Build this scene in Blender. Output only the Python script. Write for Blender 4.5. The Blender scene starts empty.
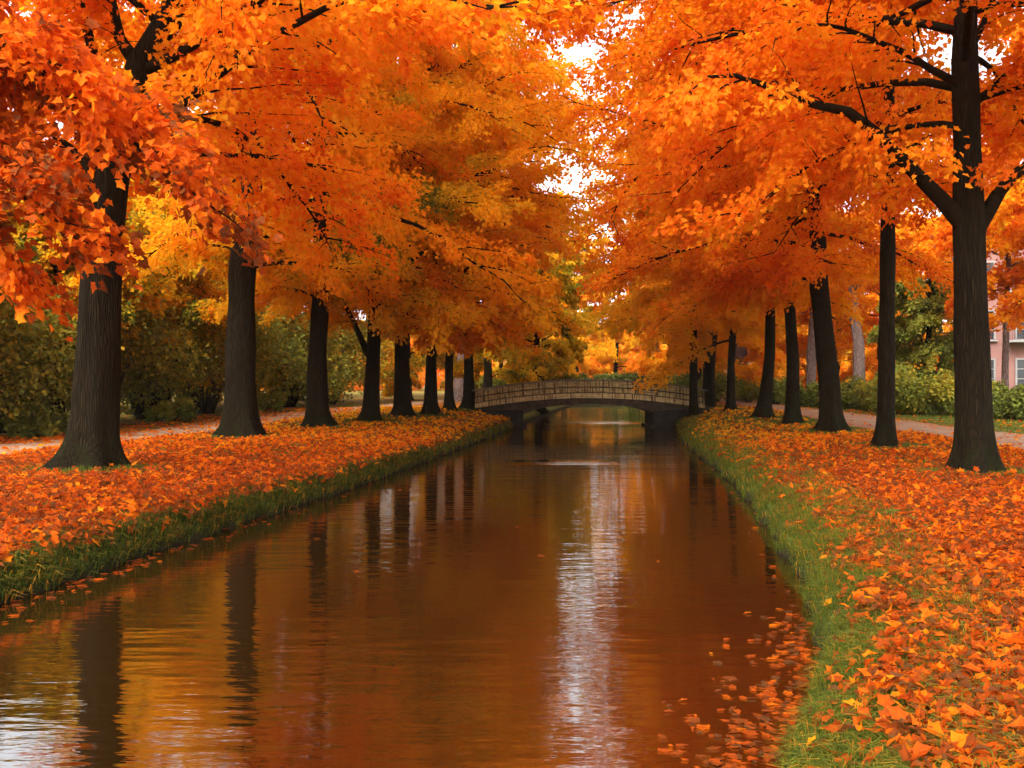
import bpy, math, random
import numpy as np
from mathutils import Vector

rng = np.random.default_rng(11)
random.seed(11)
S = bpy.context.scene
COL = S.collection
PI = math.pi

# ------------------------------------------------------------------ basics
CAM_Z, F, CX, CY = 1.6, 900.0, 512.0, 384.0
WATER_Z = -0.75

def at(px, py, Y):
    """world point at distance Y seen along the given direction"""
    return np.array([(px - CX) / F * Y, Y, CAM_Z - (py - CY) / F * Y])

def smooth(a, b, x):
    t = np.clip((np.asarray(x, float) - a) / (b - a), 0, 1)
    return t * t * (3 - 2 * t)

def tag(o, label=None, cat=None, group=None, kind=None):
    if label: o['label'] = label
    if cat: o['category'] = cat
    if group: o['group'] = group
    if kind: o['kind'] = kind
    return o

def empty(name, loc=(0, 0, 0), rz=0):
    o = bpy.data.objects.new(name, None)
    o.empty_display_size = 0.3
    o.location = loc
    o.rotation_euler = (0, 0, rz)
    COL.objects.link(o)
    return o

def link(name, me, parent=None):
    o = bpy.data.objects.new(name, me)
    COL.objects.link(o)
    if parent: o.parent = parent
    return o

def mesh_np(name, verts, faces, mat, attrs=None, smooth_shade=False, parent=None):
    """faces: (n,k) int array of k-gons"""
    verts = np.asarray(verts, np.float32); faces = np.asarray(faces, np.int32)
    n, k = faces.shape
    me = bpy.data.meshes.new(name)
    me.vertices.add(len(verts)); me.vertices.foreach_set('co', verts.ravel())
    me.loops.add(n * k); me.loops.foreach_set('vertex_index', faces.ravel())
    me.polygons.add(n)
    me.polygons.foreach_set('loop_start', np.arange(0, n * k, k, dtype=np.int32))
    me.polygons.foreach_set('use_smooth', np.full(n, smooth_shade))
    for an, (dom, vals) in (attrs or {}).items():
        a = me.attributes.new(an, 'FLOAT', dom)
        a.data.foreach_set('value', np.asarray(vals, np.float32))
    me.update(calc_edges=True)
    me.materials.append(mat)
    return link(name, me, parent)

class MB:
    """collects quads and triangles for one mesh"""
    def __init__(s): s.v = []; s.f = []; s.n = 0
    def add(s, v, q):
        v = np.asarray(v, float); q = np.asarray(q, int)
        s.v.append(v); s.f.append(q + s.n); s.n += len(v)
    def tube(s, pts, rad, seg=6, cap=True):
        P = np.asarray(pts, float); R = np.broadcast_to(np.asarray(rad, float), (len(P),))
        T = np.gradient(P, axis=0); T /= np.linalg.norm(T, axis=1)[:, None] + 1e-9
        ref = np.array([0, 0, 1.0]) if abs(T[:, 2]).mean() < 0.8 else np.array([1.0, 0, 0])
        A = np.cross(T, ref); A /= np.linalg.norm(A, axis=1)[:, None] + 1e-9
        B = np.cross(T, A)
        th = np.arange(seg) * 2 * PI / seg
        V = P[:, None] + R[:, None, None] * (np.cos(th)[None, :, None] * A[:, None] + np.sin(th)[None, :, None] * B[:, None])
        m = len(P)
        i = np.arange(m - 1)[:, None] * seg; j = np.arange(seg)[None]; j2 = (j + 1) % seg
        q = np.stack([i + j, i + j2, i + seg + j2, i + seg + j], -1).reshape(-1, 4)
        s.add(V.reshape(-1, 3), q)
    def box(s, c, d, rz=0, tilt=0):
        x, y, z = np.array(d) / 2
        v = np.array([[a * x, b * y, e * z] for a in (-1, 1) for b in (-1, 1) for e in (-1, 1)])
        if tilt:
            ct, st = math.cos(tilt), math.sin(tilt)
            v = np.stack([v[:, 0] * ct - v[:, 2] * st, v[:, 1], v[:, 0] * st + v[:, 2] * ct], 1)
        if rz:
            ct, st = math.cos(rz), math.sin(rz)
            v = np.stack([v[:, 0] * ct - v[:, 1] * st, v[:, 0] * st + v[:, 1] * ct, v[:, 2]], 1)
        s.add(v + np.array(c), [[0, 1, 3, 2], [4, 6, 7, 5], [0, 4, 5, 1], [2, 3, 7, 6], [0, 2, 6, 4], [1, 5, 7, 3]])
    def build(s, name, mat, parent=None, sm=False, bevel=0):
        o = mesh_np(name, np.concatenate(s.v), np.concatenate(s.f), mat, None, sm, parent)
        if bevel:
            b = o.modifiers.new('bevel', 'BEVEL'); b.width = bevel; b.segments = 2; b.limit_method = 'ANGLE'
        return o

# ------------------------------------------------------------------ materials
class NT:
    def __init__(s, name):
        s.m = bpy.data.materials.new(name); s.m.use_nodes = True
        s.t = s.m.node_tree; s.t.nodes.clear()
        s.out = s.t.nodes.new('ShaderNodeOutputMaterial')
    def n(s, typ, ins=None, **kw):
        d = s.t.nodes.new('ShaderNode' + typ)
        for k, v in kw.items(): setattr(d, k, v)
        for k, v in (ins or {}).items(): s.set(d.inputs[k], v)
        return d
    def set(s, sock, v):
        if isinstance(v, bpy.types.NodeSocket): s.t.links.new(v, sock)
        elif isinstance(v, bpy.types.Node): s.t.links.new(v.outputs[0], sock)
        else:
            if sock.type == 'RGBA' and len(v) == 3: v = (*v, 1)
            sock.default_value = v
    def ramp(s, fac, stops, interp='LINEAR'):
        r = s.t.nodes.new('ShaderNodeValToRGB'); cr = r.color_ramp; cr.interpolation = interp
        while len(cr.elements) > 1: cr.elements.remove(cr.elements[-1])
        cr.elements[0].position = stops[0][0]; cr.elements[0].color = (*stops[0][1], 1)
        for p, c in stops[1:]:
            e = cr.elements.new(p); e.color = (*c, 1)
        s.set(r.inputs[0], fac); return r.outputs[0]
    def math(s, op, a, b=0.0, clamp=False):
        d = s.n('Math', operation=op, use_clamp=clamp); s.set(d.inputs[0], a); s.set(d.inputs[1], b); return d.outputs[0]
    def mix(s, f, a, b, mode='MIX'):
        d = s.n('MixRGB', blend_type=mode); s.set(d.inputs[0], f); s.set(d.inputs[1], a); s.set(d.inputs[2], b); return d.outputs[0]
    def pos(s, scale=(1, 1, 1), obj=True):
        tc = s.n('TexCoord'); mp = s.n('Mapping'); s.t.links.new(tc.outputs['Object'], mp.inputs[0])
        mp.inputs['Scale'].default_value = scale; return mp.outputs[0]
    def noise(s, vec, scale, detail=4, rough=0.55, out=0):
        d = s.n('TexNoise', {'Scale': scale, 'Detail': detail, 'Roughness': rough}); s.set(d.inputs['Vector'], vec); return d.outputs[out]
    def finish(s, shader):
        s.t.links.new(shader.outputs[0] if isinstance(shader, bpy.types.Node) else shader, s.out.inputs['Surface']); return s.m
    def principled(s, color, rough=0.8, bump=None, bdist=0.02, bstr=1.0, **kw):
        p = s.n('BsdfPrincipled'); s.set(p.inputs['Base Color'], color); s.set(p.inputs['Roughness'], rough)
        for k, v in kw.items(): s.set(p.inputs[k.replace('_', ' ')], v)
        if bump is not None:
            b = s.n('Bump', {'Distance': bdist, 'Strength': bstr}); s.set(b.inputs['Height'], bump)
            s.t.links.new(b.outputs[0], p.inputs['Normal'])
        return p

LEAF_STOPS = [(0.0, (.17, .070, .022)), (0.07, (.34, .075, .012)), (0.15, (.58, .095, .008)), (0.28, (.86, .205, .008)), (0.45, (.91, .37, .009)),
              (0.62, (.90, .49, .012)), (0.76, (.76, .49, .016)), (0.88, (.42, .35, .018)), (1.0, (.10, .13, .016))]

def leaf_material(name, trans=0.6, stops=LEAF_STOPS):
    t = NT(name)
    a = t.n('Attribute', attribute_name='tint')
    nz = t.noise(t.pos(), 26.0, 3)
    v = t.math('ADD', a.outputs['Fac'], t.math('MULTIPLY', t.math('SUBTRACT', nz, 0.5), 0.26), True)
    c = t.ramp(v, stops)
    d = t.principled(c, 0.65, Specular_IOR_Level=0.08)
    tr = t.n('BsdfTranslucent'); t.set(tr.inputs[0], c)
    mx = t.n('MixShader', {0: trans}); t.set(mx.inputs[1], d.outputs[0]); t.set(mx.inputs[2], tr.outputs[0])
    return t.finish(mx)

def bark_material(name, c1, c2, vs=(13, 13, 0.9)):
    t = NT(name)
    p = t.pos(vs)
    n1 = t.noise(p, 2.2, 6, 0.65)
    w = t.n('TexVoronoi', {'Scale': 2.4}, feature='DISTANCE_TO_EDGE'); t.set(w.inputs['Vector'], t.mix(0.12, p, t.noise(p, 3, 3, out=1)))
    ridge = t.math('MINIMUM', t.math('MULTIPLY', w.outputs[0], 3.0), 1.0)
    h = t.math('ADD', t.math('MULTIPLY', ridge, 0.7), t.math('MULTIPLY', n1, 0.6))
    col = t.ramp(h, [(0.15, c1), (0.95, c2)])
    # moss on the lower trunk
    geo = t.n('TexCoord'); sx = t.n('SeparateXYZ'); t.t.links.new(geo.outputs['Object'], sx.inputs[0])
    low = t.math('SUBTRACT', 1.0, t.math('DIVIDE', sx.outputs[2], 1.5), True)
    m = t.math('MULTIPLY', low, t.ramp(t.noise(t.pos((2, 2, 2)), 2.0, 5), [(0.42, (0, 0, 0)), (0.62, (1, 1, 1))]))
    col = t.mix(t.math('MULTIPLY', m, 0.75), col, (.016, .019, .004))
    return t.finish(t.principled(col, 0.95, h, 0.05, 1.0, Specular_IOR_Level=0.1))

def simple_noise_mat(name, stops, scale, rough=0.9, bdist=0.01, det=6, vs=(1, 1, 1), spec=0.2):
    t = NT(name); n = t.noise(t.pos(vs), scale, det, 0.62)
    return t.finish(t.principled(t.ramp(n, stops), rough, n, bdist, 1.0, Specular_IOR_Level=spec))

M = {}
M['leaf'] = leaf_material('maple leaf')
GREEN_STOPS = [(0.0, (.050, .060, .014)), (0.3, (.125, .150, .026)), (0.55, (.21, .235, .032)), (0.75, (.36, .30, .028)), (0.9, (.42, .28, .02)), (1.0, (.62, .30, .02))]
M['green'] = leaf_material('shrub leaf', 0.3, GREEN_STOPS)
M['bark'] = bark_material('dark bark', (.004, .0028, .0012), (.026, .018, .0075))
M['twig'] = simple_noise_mat('twig bark', [(0.3, (.014, .009, .006)), (0.7, (.04, .026, .016))], 6)
M['limb'] = simple_noise_mat('limb bark', [(0.3, (.006, .004, .002)), (0.7, (.022, .015, .007))], 5, 0.95, .02, 6, (3, 3, 3), .05)
M['palebark'] = bark_material('pale bark', (.10, .065, .055), (.24, .17, .15), (4, 4, 1.2))

def ground_material():
    t = NT('leafy ground')
    p = t.pos()
    lit = t.n('Attribute', attribute_name='litter').outputs['Fac']
    wet = t.n('Attribute', attribute_name='wet').outputs['Fac']
    v = t.n('TexVoronoi', {'Scale': 9.0, 'Randomness': 1.0}); t.set(v.inputs['Vector'], t.mix(0.06, p, t.noise(p, 6, 3, out=1)))
    sep = t.n('SeparateColor'); t.t.links.new(v.outputs['Color'], sep.inputs[0])
    leaf = t.ramp(sep.outputs[0], [(0.0, (.12, .035, .008)), (0.3, (.36, .080, .010)), (0.65, (.58, .14, .012)), (1.0, (.68, .22, .02))])
    g1 = t.noise(t.pos((1, 1, 1)), 30, 4)
    grass = t.ramp(g1, [(0.3, (.035, .050, .008)), (0.55, (.10, .125, .015)), (0.75, (.20, .20, .03))])
    pn = t.noise(p, 1.3, 5, 0.6)
    f = t.math('ADD', lit, t.math('MULTIPLY', t.math('SUBTRACT', pn, 0.5), 1.6))
    f = t.math('ADD', f, t.math('MULTIPLY', t.math('SUBTRACT', sep.outputs[1], 0.5), 0.6))
    f = t.ramp(f, [(0.38, (0, 0, 0)), (0.58, (1, 1, 1))])
    col = t.mix(f, grass, leaf)
    soil = t.ramp(t.noise(p, 9, 5), [(0.3, (.006, .005, .002)), (0.7, (.022, .018, .008))])
    col = t.mix(wet, col, soil)
    h = t.math('ADD', v.outputs['Distance'], t.math('MULTIPLY', g1, 0.5))
    return t.finish(t.principled(col, 0.9, h, 0.05, 0.8, Specular_IOR_Level=0.15))
M['ground'] = ground_material()

def path_material():
    t = NT('gravel path')
    p = t.pos()
    n = t.noise(p, 1.1, 6, 0.6); fine = t.noise(p, 55, 3)
    col = t.ramp(t.math('ADD', t.math('MULTIPLY', n, 0.7), t.math('MULTIPLY', fine, 0.3)),
                 [(0.3, (.17, .095, .050)), (0.5, (.34, .215, .130)), (0.7, (.48, .32, .215))])
    v = t.n('TexVoronoi', {'Scale': 6.0}); t.set(v.inputs['Vector'], p)
    sep = t.n('SeparateColor'); t.t.links.new(v.outputs['Color'], sep.inputs[0])
    edge = t.n('Attribute', attribute_name='edge').outputs['Fac']
    m = t.math('ADD', t.math('MULTIPLY', sep.outputs[0], 0.6), t.math('ADD', t.math('MULTIPLY', edge, 0.55), t.math('MULTIPLY', n, 0.35)))
    m = t.math('MULTIPLY', t.ramp(m, [(0.86, (0, 0, 0)), (0.95, (1, 1, 1))]), 1.0)
    col = t.mix(m, col, t.ramp(sep.outputs[1], [(0, (.22, .06, .012)), (1, (.5, .15, .02))]))
    return t.finish(t.principled(col, 0.92, fine, 0.01, 0.6, Specular_IOR_Level=0.15))
M['path'] = path_material()

def water_material():
    t = NT('canal water')
    tc = t.n('TexCoord')
    def nz(sx, sy, scale, det, seed=0.0):
        mp = t.n('Mapping'); t.t.links.new(tc.outputs['Object'], mp.inputs[0])
        mp.inputs['Scale'].default_value = (sx, sy, 1); mp.inputs['Rotation'].default_value = (0, 0, seed)
        return t.noise(mp.outputs[0], scale, det, 0.5)
    a = nz(0.9, 4.2, 1.0, 2, 0.10)
    b = nz(2.2, 9.0, 1.0, 3, -0.12)
    c = nz(0.25, 0.8, 1.0, 1, 0.3)
    sx = t.n('SeparateXYZ'); t.t.links.new(tc.outputs['Object'], sx.inputs[0])
    Y = sx.outputs[1]
    # calmer at some distance, two wind-ruffled strips
    def strip(y0, w, x0, x1):
        d = t.math('DIVIDE', t.math('ABSOLUTE', t.math('SUBTRACT', Y, y0)), w)
        g = t.math('SUBTRACT', 1.0, d, True)
        xa = t.math('MULTIPLY', t.math('SUBTRACT', sx.outputs[0], x0), 1.2, True)
        xb = t.math('MULTIPLY', t.math('SUBTRACT', x1, sx.outputs[0]), 1.2, True)
        return t.math('MULTIPLY', g, t.math('MULTIPLY', xa, xb))
    st = t.math('ADD', strip(27.0, 0.9, -0.2, 3.2), strip(55.0, 2.2, 2.5, 8.0))
    patch = t.ramp(nz(0.12, 0.3, 1.0, 2, 0.5), [(0.35, (.35, .35, .35)), (0.65, (1, 1, 1))])
    h = t.math('ADD', t.math('MULTIPLY', a, 0.6), t.math('MULTIPLY', b, 0.28))
    h = t.math('MULTIPLY', h, patch)
    h = t.math('ADD', h, t.math('MULTIPLY', c, 0.5))
    amp = t.math('ADD', 1.0, t.math('MULTIPLY', st, 11.0))
    h = t.math('MULTIPLY', h, amp)
    bump = t.n('Bump', {'Distance': WATER_BUMP, 'Strength': 1.0}); t.set(bump.inputs['Height'], h)
    p = t.n('BsdfPrincipled', {'Base Color': (.018, .008, .0014, 1), 'Roughness': 0.035, 'IOR': 4.2, 'Specular IOR Level': 0.5})
    t.t.links.new(bump.outputs[0], p.inputs['Normal'])
    return t.finish(p)
WATER_BUMP = 0.017
M['water'] = water_material()

t_ = NT('grass blade')
_a = t_.n('Attribute', attribute_name='tint')
_c = t_.ramp(_a.outputs['Fac'], [(0, (.03, .048, .008)), (0.4, (.10, .135, .014)), (0.75, (.21, .23, .022)), (0.86, (.42, .28, .03)), (1, (.60, .24, .02))])
_d = t_.principled(_c, 0.6, Specular_IOR_Level=0.2)
_t = t_.n('BsdfTranslucent'); t_.set(_t.inputs[0], _c)
_m = t_.n('MixShader', {0: 0.35}); t_.set(_m.inputs[1], _d.outputs[0]); t_.set(_m.inputs[2], _t.outputs[0])
M['grass'] = t_.finish(_m)

# ------------------------------------------------------------------ terrain
_yt = np.arange(-40, 700, 0.25)
def _edge(pts):
    y, x = zip(*pts)
    e = np.interp(_yt, y, x)
    k = np.exp(-0.5 * (np.arange(-16, 17) / 6.0) ** 2); k /= k.sum()
    return np.convolve(np.pad(e, 16, mode='edge'), k, 'valid')
_L = _edge([(-40, -9), (-20, -7.4), (0, -6.25), (9.48, -5.42), (11.8, -5.13), (14.9, -4.58), (19.4, -3.69), (27.8, -2.5), (41.5, -.72), (50, .2), (60, 1.5), (80, 4.1), (105, 7.4), (700, 85)])
_R = _edge([(-40, -5.5), (-20, -3.4), (0, -.75), (4, 1.1), (5.65, 1.82), (6.87, 2.4), (8.49, 2.95), (10.2, 3.42), (14.1, 4.05), (17.8, 4.72), (24.9, 5.67), (34.1, 6.6), (44, 8.15), (50, 9.1), (60, 10.3), (80, 12.8), (105, 16), (700, 92)])
def eL(y):
    y = np.asarray(y, float); return np.interp(y, _yt, _L) + 0.05 * np.sin(y * 2.3 + 1) + 0.04 * np.sin(y * 5.1) + 0.03 * np.sin(y * 9.7 + 2)
def eR(y):
    y = np.asarray(y, float); return np.interp(y, _yt, _R) + 0.05 * np.sin(y * 1.9) + 0.04 * np.sin(y * 4.3 + 1) + 0.03 * np.sin(y * 8.9)
YEND = 98.0
def dist(x, y):
    l, r = eL(y), eR(y)
    d = np.maximum(l - x, x - r)
    return np.maximum(d, np.asarray(y, float) - YEND)
_pd = [-3, -.35, -.03, .03, .16, .45, .9, 1.6, 2.8, 4.4, 600]
_pz = [-1.8, -1.2, -.86, -.66, -.47, -.36, -.26, -.15, -.045, 0, 0]
def ht(x, y):
    x = np.asarray(x, float); y = np.asarray(y, float)
    d = dist(x, y)
    z = np.interp(d, _pd, _pz)
    z = z + 0.25 * smooth(28, 46, y) * smooth(0.0, 2.5, d)
    b = 0.028 * np.sin(x * 1.7 + y * .9) + 0.022 * np.sin(x * 3.1 - y * 2.3 + 1) + 0.012 * np.sin(x * 6.3 + y * 5.7)
    return z + b * smooth(0.2, 1.2, d) * (1 - smooth(3.6, 4.6, d))
def ground_at(px, py):
    Y = 20.0
    for _ in range(60):
        x = (px - CX) / F * Y
        Yn = (CAM_Z - float(ht(x, Y))) * F / (py - CY)
        Y = 0.5 * Y + 0.5 * min(Yn, 140)
    return (px - CX) / F * Y, Y

rows = np.concatenate([np.arange(-20, 2, 1.0), np.arange(2, 26, 0.2), np.arange(26, 62, 0.4), np.arange(62, 106, 1.0), np.array([106, 110, 116, 125, 140, 160, 200, 260, 350, 500, 690.])])
dco = np.array([0, .04, .08, .14, .22, .32, .45, .6, .75, .9, 1.1, 1.35, 1.6, 1.9, 2.2, 2.6, 3.0, 3.4, 3.8, 4.2, 4.6, 5.2, 6, 7, 8, 9, 10, 11, 12, 14, 17, 20, 25, 32, 42, 60, 90, 150, 260, 420.])
inner = np.array([.12, .3, .5, .7, .88])
Lr, Rr = eL(rows), eR(rows)
X = np.concatenate([Lr[:, None] - dco[::-1][None], Lr[:, None] * (1 - inner) + Rr[:, None] * inner, Rr[:, None] + dco[None]], 1)
Yg = np.repeat(rows[:, None], X.shape[1], 1)
Z = ht(X, Yg)
Dg = dist(X, Yg)
nr, nc = X.shape
idx = np.arange(nr * nc).reshape(nr, nc)
quads = np.stack([idx[:-1, :-1], idx[:-1, 1:], idx[1:, 1:], idx[1:, :-1]], -1).reshape(-1, 4)
right_side = X > (Lr + Rr)[:, None] / 2
litter = np.where(right_side, np.interp(Dg, [0, .9, 1.8, 2.6, 9, 10.5, 13, 40], [0.05, .12, .6, .9, .8, .45, .3, .5]) - .38 * smooth(16, 40, Yg),
                  np.interp(Dg, [0, .35, .8, 1.3, 9, 11, 40], [0.1, .2, .65, .95, .85, .6, .55]) - .28 * smooth(18, 42, Yg))
wet = 1 - smooth(0.0, 0.16, Dg)
ground = mesh_np('ground', np.stack([X, Yg, Z], -1).reshape(-1, 3), quads, M['ground'],
                 {'litter': ('POINT', litter.ravel()), 'wet': ('POINT', wet.ravel())}, True)
tag(ground, 'leaf covered canal banks sloping down to the water', 'ground', kind='structure')

# water sheet (follows the canal a little past the edges, under the banks)
wy = np.concatenate([np.arange(-20, 100, 2.0), [YEND + 1.0]])
wx = np.stack([eL(wy) - 1.2 * 0.12 - .15, (eL(wy) + eR(wy)) / 2, eR(wy) + .3], 1)
wv = np.stack([wx, np.repeat(wy[:, None], 3, 1), np.full_like(wx, WATER_Z)], -1).reshape(-1, 3)
wi = np.arange(len(wy) * 3).reshape(-1, 3)
wq = np.stack([wi[:-1, :-1], wi[:-1, 1:], wi[1:, 1:], wi[1:, :-1]], -1).reshape(-1, 4)
tag(mesh_np('water', wv, wq, M['water']), 'still brown canal water mirroring the orange trees', 'water', kind='structure')

def path_strip(side, yc, dc, hw, y0, y1, label):
    ys = np.arange(y0, y1, 0.5)
    c = np.interp(ys, yc, dc); h = np.interp(ys, yc, hw)
    k = np.linspace(-1, 1, 9)
    base = np.interp(ys, _yt, _L if side < 0 else _R)
    wob = 0.12 * np.sin(ys * 1.3)[:, None] * np.abs(k)[None] + 0.08 * np.sin(ys * 3.7 + side)[:, None] * np.abs(k)[None]
    x = base[:, None] + side * (c[:, None] + k[None] * h[:, None]) + wob
    y = np.repeat(ys[:, None], 9, 1)
    z = ht(x, y) + 0.03 - 0.02 * np.abs(k)[None] ** 3
    ii = np.arange(x.size).reshape(x.shape)
    q = np.stack([ii[:-1, :-1], ii[:-1, 1:], ii[1:, 1:], ii[1:, :-1]], -1).reshape(-1, 4)
    if side < 0: q = q[:, ::-1]
    e = np.repeat((np.abs(k) ** 2)[None], len(ys), 0)
    tag(mesh_np('path', np.stack([x, y, z], -1).reshape(-1, 3), q, M['path'], {'edge': ('POINT', e.ravel())}, True), label, 'path', kind='structure')
path_strip(-1, [0, 20, 34, 50, 100], [8.9, 9.0, 9.0, 8.6, 8.6], [1.5, 1.45, 1.35, 1.3, 1.2], -15, 110, 'gravel path between the tree row and the dark hedge')
PR = ([0, 20, 25, 30, 40, 50, 60, 110], [9.4, 9.2, 8.9, 8.1, 6.9, 5.9, 5.7, 5.7], [2.0, 2.0, 1.9, 1.8, 1.6, 1.35, 1.3, 1.2])
path_strip(1, *PR, -15, 110, 'pale gravel path between the tree row and the green shrubs')

# ------------------------------------------------------------------ leaves
RH_V = np.array([[0, 0, 0], [.5, .36, .10], [1, 0, -.06], [.45, -.36, .10]])
RH_F = np.array([[0, 1, 2], [0, 2, 3]])
MP_V = np.array([[.36, 0, 0], [0, 0, .0], [-.05, .36, .08], [.22, .33, .06], [.52, .50, .11], [.64, .27, .03], [1.04, 0, -.14],
                 [.66, -.25, .03], [.55, -.47, .11], [.25, -.31, .06], [-.03, -.38, .08]])
OV_V = np.array([[.5, 0, .02], [0, 0, 0], [.22, .24, .07], [.55, .30, .09], [.84, .17, .02], [1.05, -.02, -.10], [.80, -.20, .03], [.5, -.28, .10], [.2, -.2, .06]])
OV_F = np.array([[0, i, i % 8 + 1] for i in range(1, 9)])
MP_F = np.array([[0, i, i % 10 + 1] for i in range(1, 11)])

def unit(a): return a / (np.linalg.norm(a, axis=-1, keepdims=True) + 1e-9)

def leaves(P, D, N, size, tint, maple=False, curl=None, narrow=None):
    V0, F0 = (OV_V, OV_F) if maple == 'oval' else (MP_V, MP_F) if maple else (RH_V, RH_F)
    n = len(P); k = len(V0)
    D = unit(D); Sd = unit(np.cross(N, D)); N = np.cross(D, Sd)
    cu = np.ones(n) if curl is None else curl
    V = P[:, None] + size[:, None, None] * (V0[None, :, 0, None] * D[:, None] + (V0[None, :, 1] * (np.ones(n) if narrow is None else narrow)[:, None])[..., None] * Sd[:, None] + (V0[None, :, 2] * cu[:, None])[..., None] * N[:, None])
    Fc = (F0[None] + (np.arange(n) * k)[:, None, None]).reshape(-1, 3)
    return V.reshape(-1, 3), Fc, np.repeat(tint, len(F0))

# ------------------------------------------------------------------ trees
def gap(P, side):
    """the open slot the crowns leave over the canal: signed distance outside it"""
    x, y, z = P[..., 0], P[..., 1], P[..., 2]
    xc = .080 * y + .35 * np.sin(y * .23 + z * .31)
    hw = -.22 + .005 * y - 2.2 * smooth(9.0, 11.0, z) * (1 - smooth(32, 40, y)) - 1.6 * smooth(50, 75, y) + .45 * np.sin(y * .9 + z * 1.1) * np.sin(z * .7 - y * .4)
    return np.where(z > 3.5, (x - xc) * side - hw, 9.0)

def limb_path(rg, p0, az, L, pitch0, pitch1, n=9):
    pts = [np.array(p0, float)]
    st = L / n; da = rg.normal(0, .05)
    for i in range(n):
        t = (i + .5) / n
        pt = pitch0 + (pitch1 - pitch0) * t ** 0.75 + rg.normal(0, .07)
        az += da + rg.normal(0, .09)
        pts.append(pts[-1] + st * np.array([math.cos(pt) * math.cos(az), math.cos(pt) * math.sin(az), math.sin(pt)]))
    return np.array(pts)

def resample(P, m):
    P = np.asarray(P, float)
    s = np.concatenate([[0], np.cumsum(np.linalg.norm(np.diff(P, axis=0), axis=1))])
    u = np.linspace(0, s[-1], m)
    return np.stack([np.interp(u, s, P[:, k]) for k in range(3)], 1)

def trunk_mesh(rg, path, r0, rtop, parent, flare=1.0, seg=28, mat=None):
    s = np.concatenate([np.linspace(-.25, .9, 14), np.linspace(1.05, path[-1][2] - path[0][2], 26)])
    P = np.array(path, float)
    zc = P[:, 2] - P[0, 2]
    H = zc[-1]
    x = np.interp(s, zc, P[:, 0] - P[0, 0]); y = np.interp(s, zc, P[:, 1] - P[0, 1])
    u = np.clip(s / H, 0, 1)
    r = rtop + (r0 - rtop) * (1 - u) ** 0.8
    fl = flare * (np.exp(-np.clip(s, 0, None) / 0.30) * .8 + .28 * np.exp(-np.clip(s, 0, None) / 0.95))
    th = np.arange(seg) * 2 * PI / seg
    ph = rg.uniform(0, 6.28, 4)
    lob = np.clip(0.5 + 0.42 * np.cos(5 * th + ph[0] + .5 * np.sin(2 * th + ph[3])) + 0.30 * np.cos(2 * th + ph[1]), 0, 2)
    surf = 0.035 * np.cos(7 * th + ph[2])[None] + 0.022 * np.cos(11 * th[None] + ph[3] + s[:, None] * .4) + .04 * np.sin(2 * th[None] + s[:, None] * 1.7 + ph[0]) * np.sin(s[:, None] * .9 + ph[2]) + .03 * np.sin(4 * th[None] - s[:, None] * 2.6 + ph[1])
    R = r[:, None] * (1 + fl[:, None] * (0.28 + 1.05 * np.clip(lob, 0, 2)[None] ** 1.5) + surf + 0.03 * np.sin(s * 2.3 + ph[1])[:, None])
    V = np.stack([x[:, None] + R * np.cos(th), y[:, None] + R * np.sin(th), np.repeat(s[:, None], seg, 1)], -1)
    mb = MB()
    m = len(s); i = np.arange(m - 1)[:, None] * seg; j = np.arange(seg)[None]; j2 = (j + 1) % seg
    mb.add(V.reshape(-1, 3), np.stack([i + j, i + j2, i + seg + j2, i + seg + j], -1).reshape(-1, 4))
    return mb.build('trunk', mat or M['bark'], parent, True)

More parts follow.
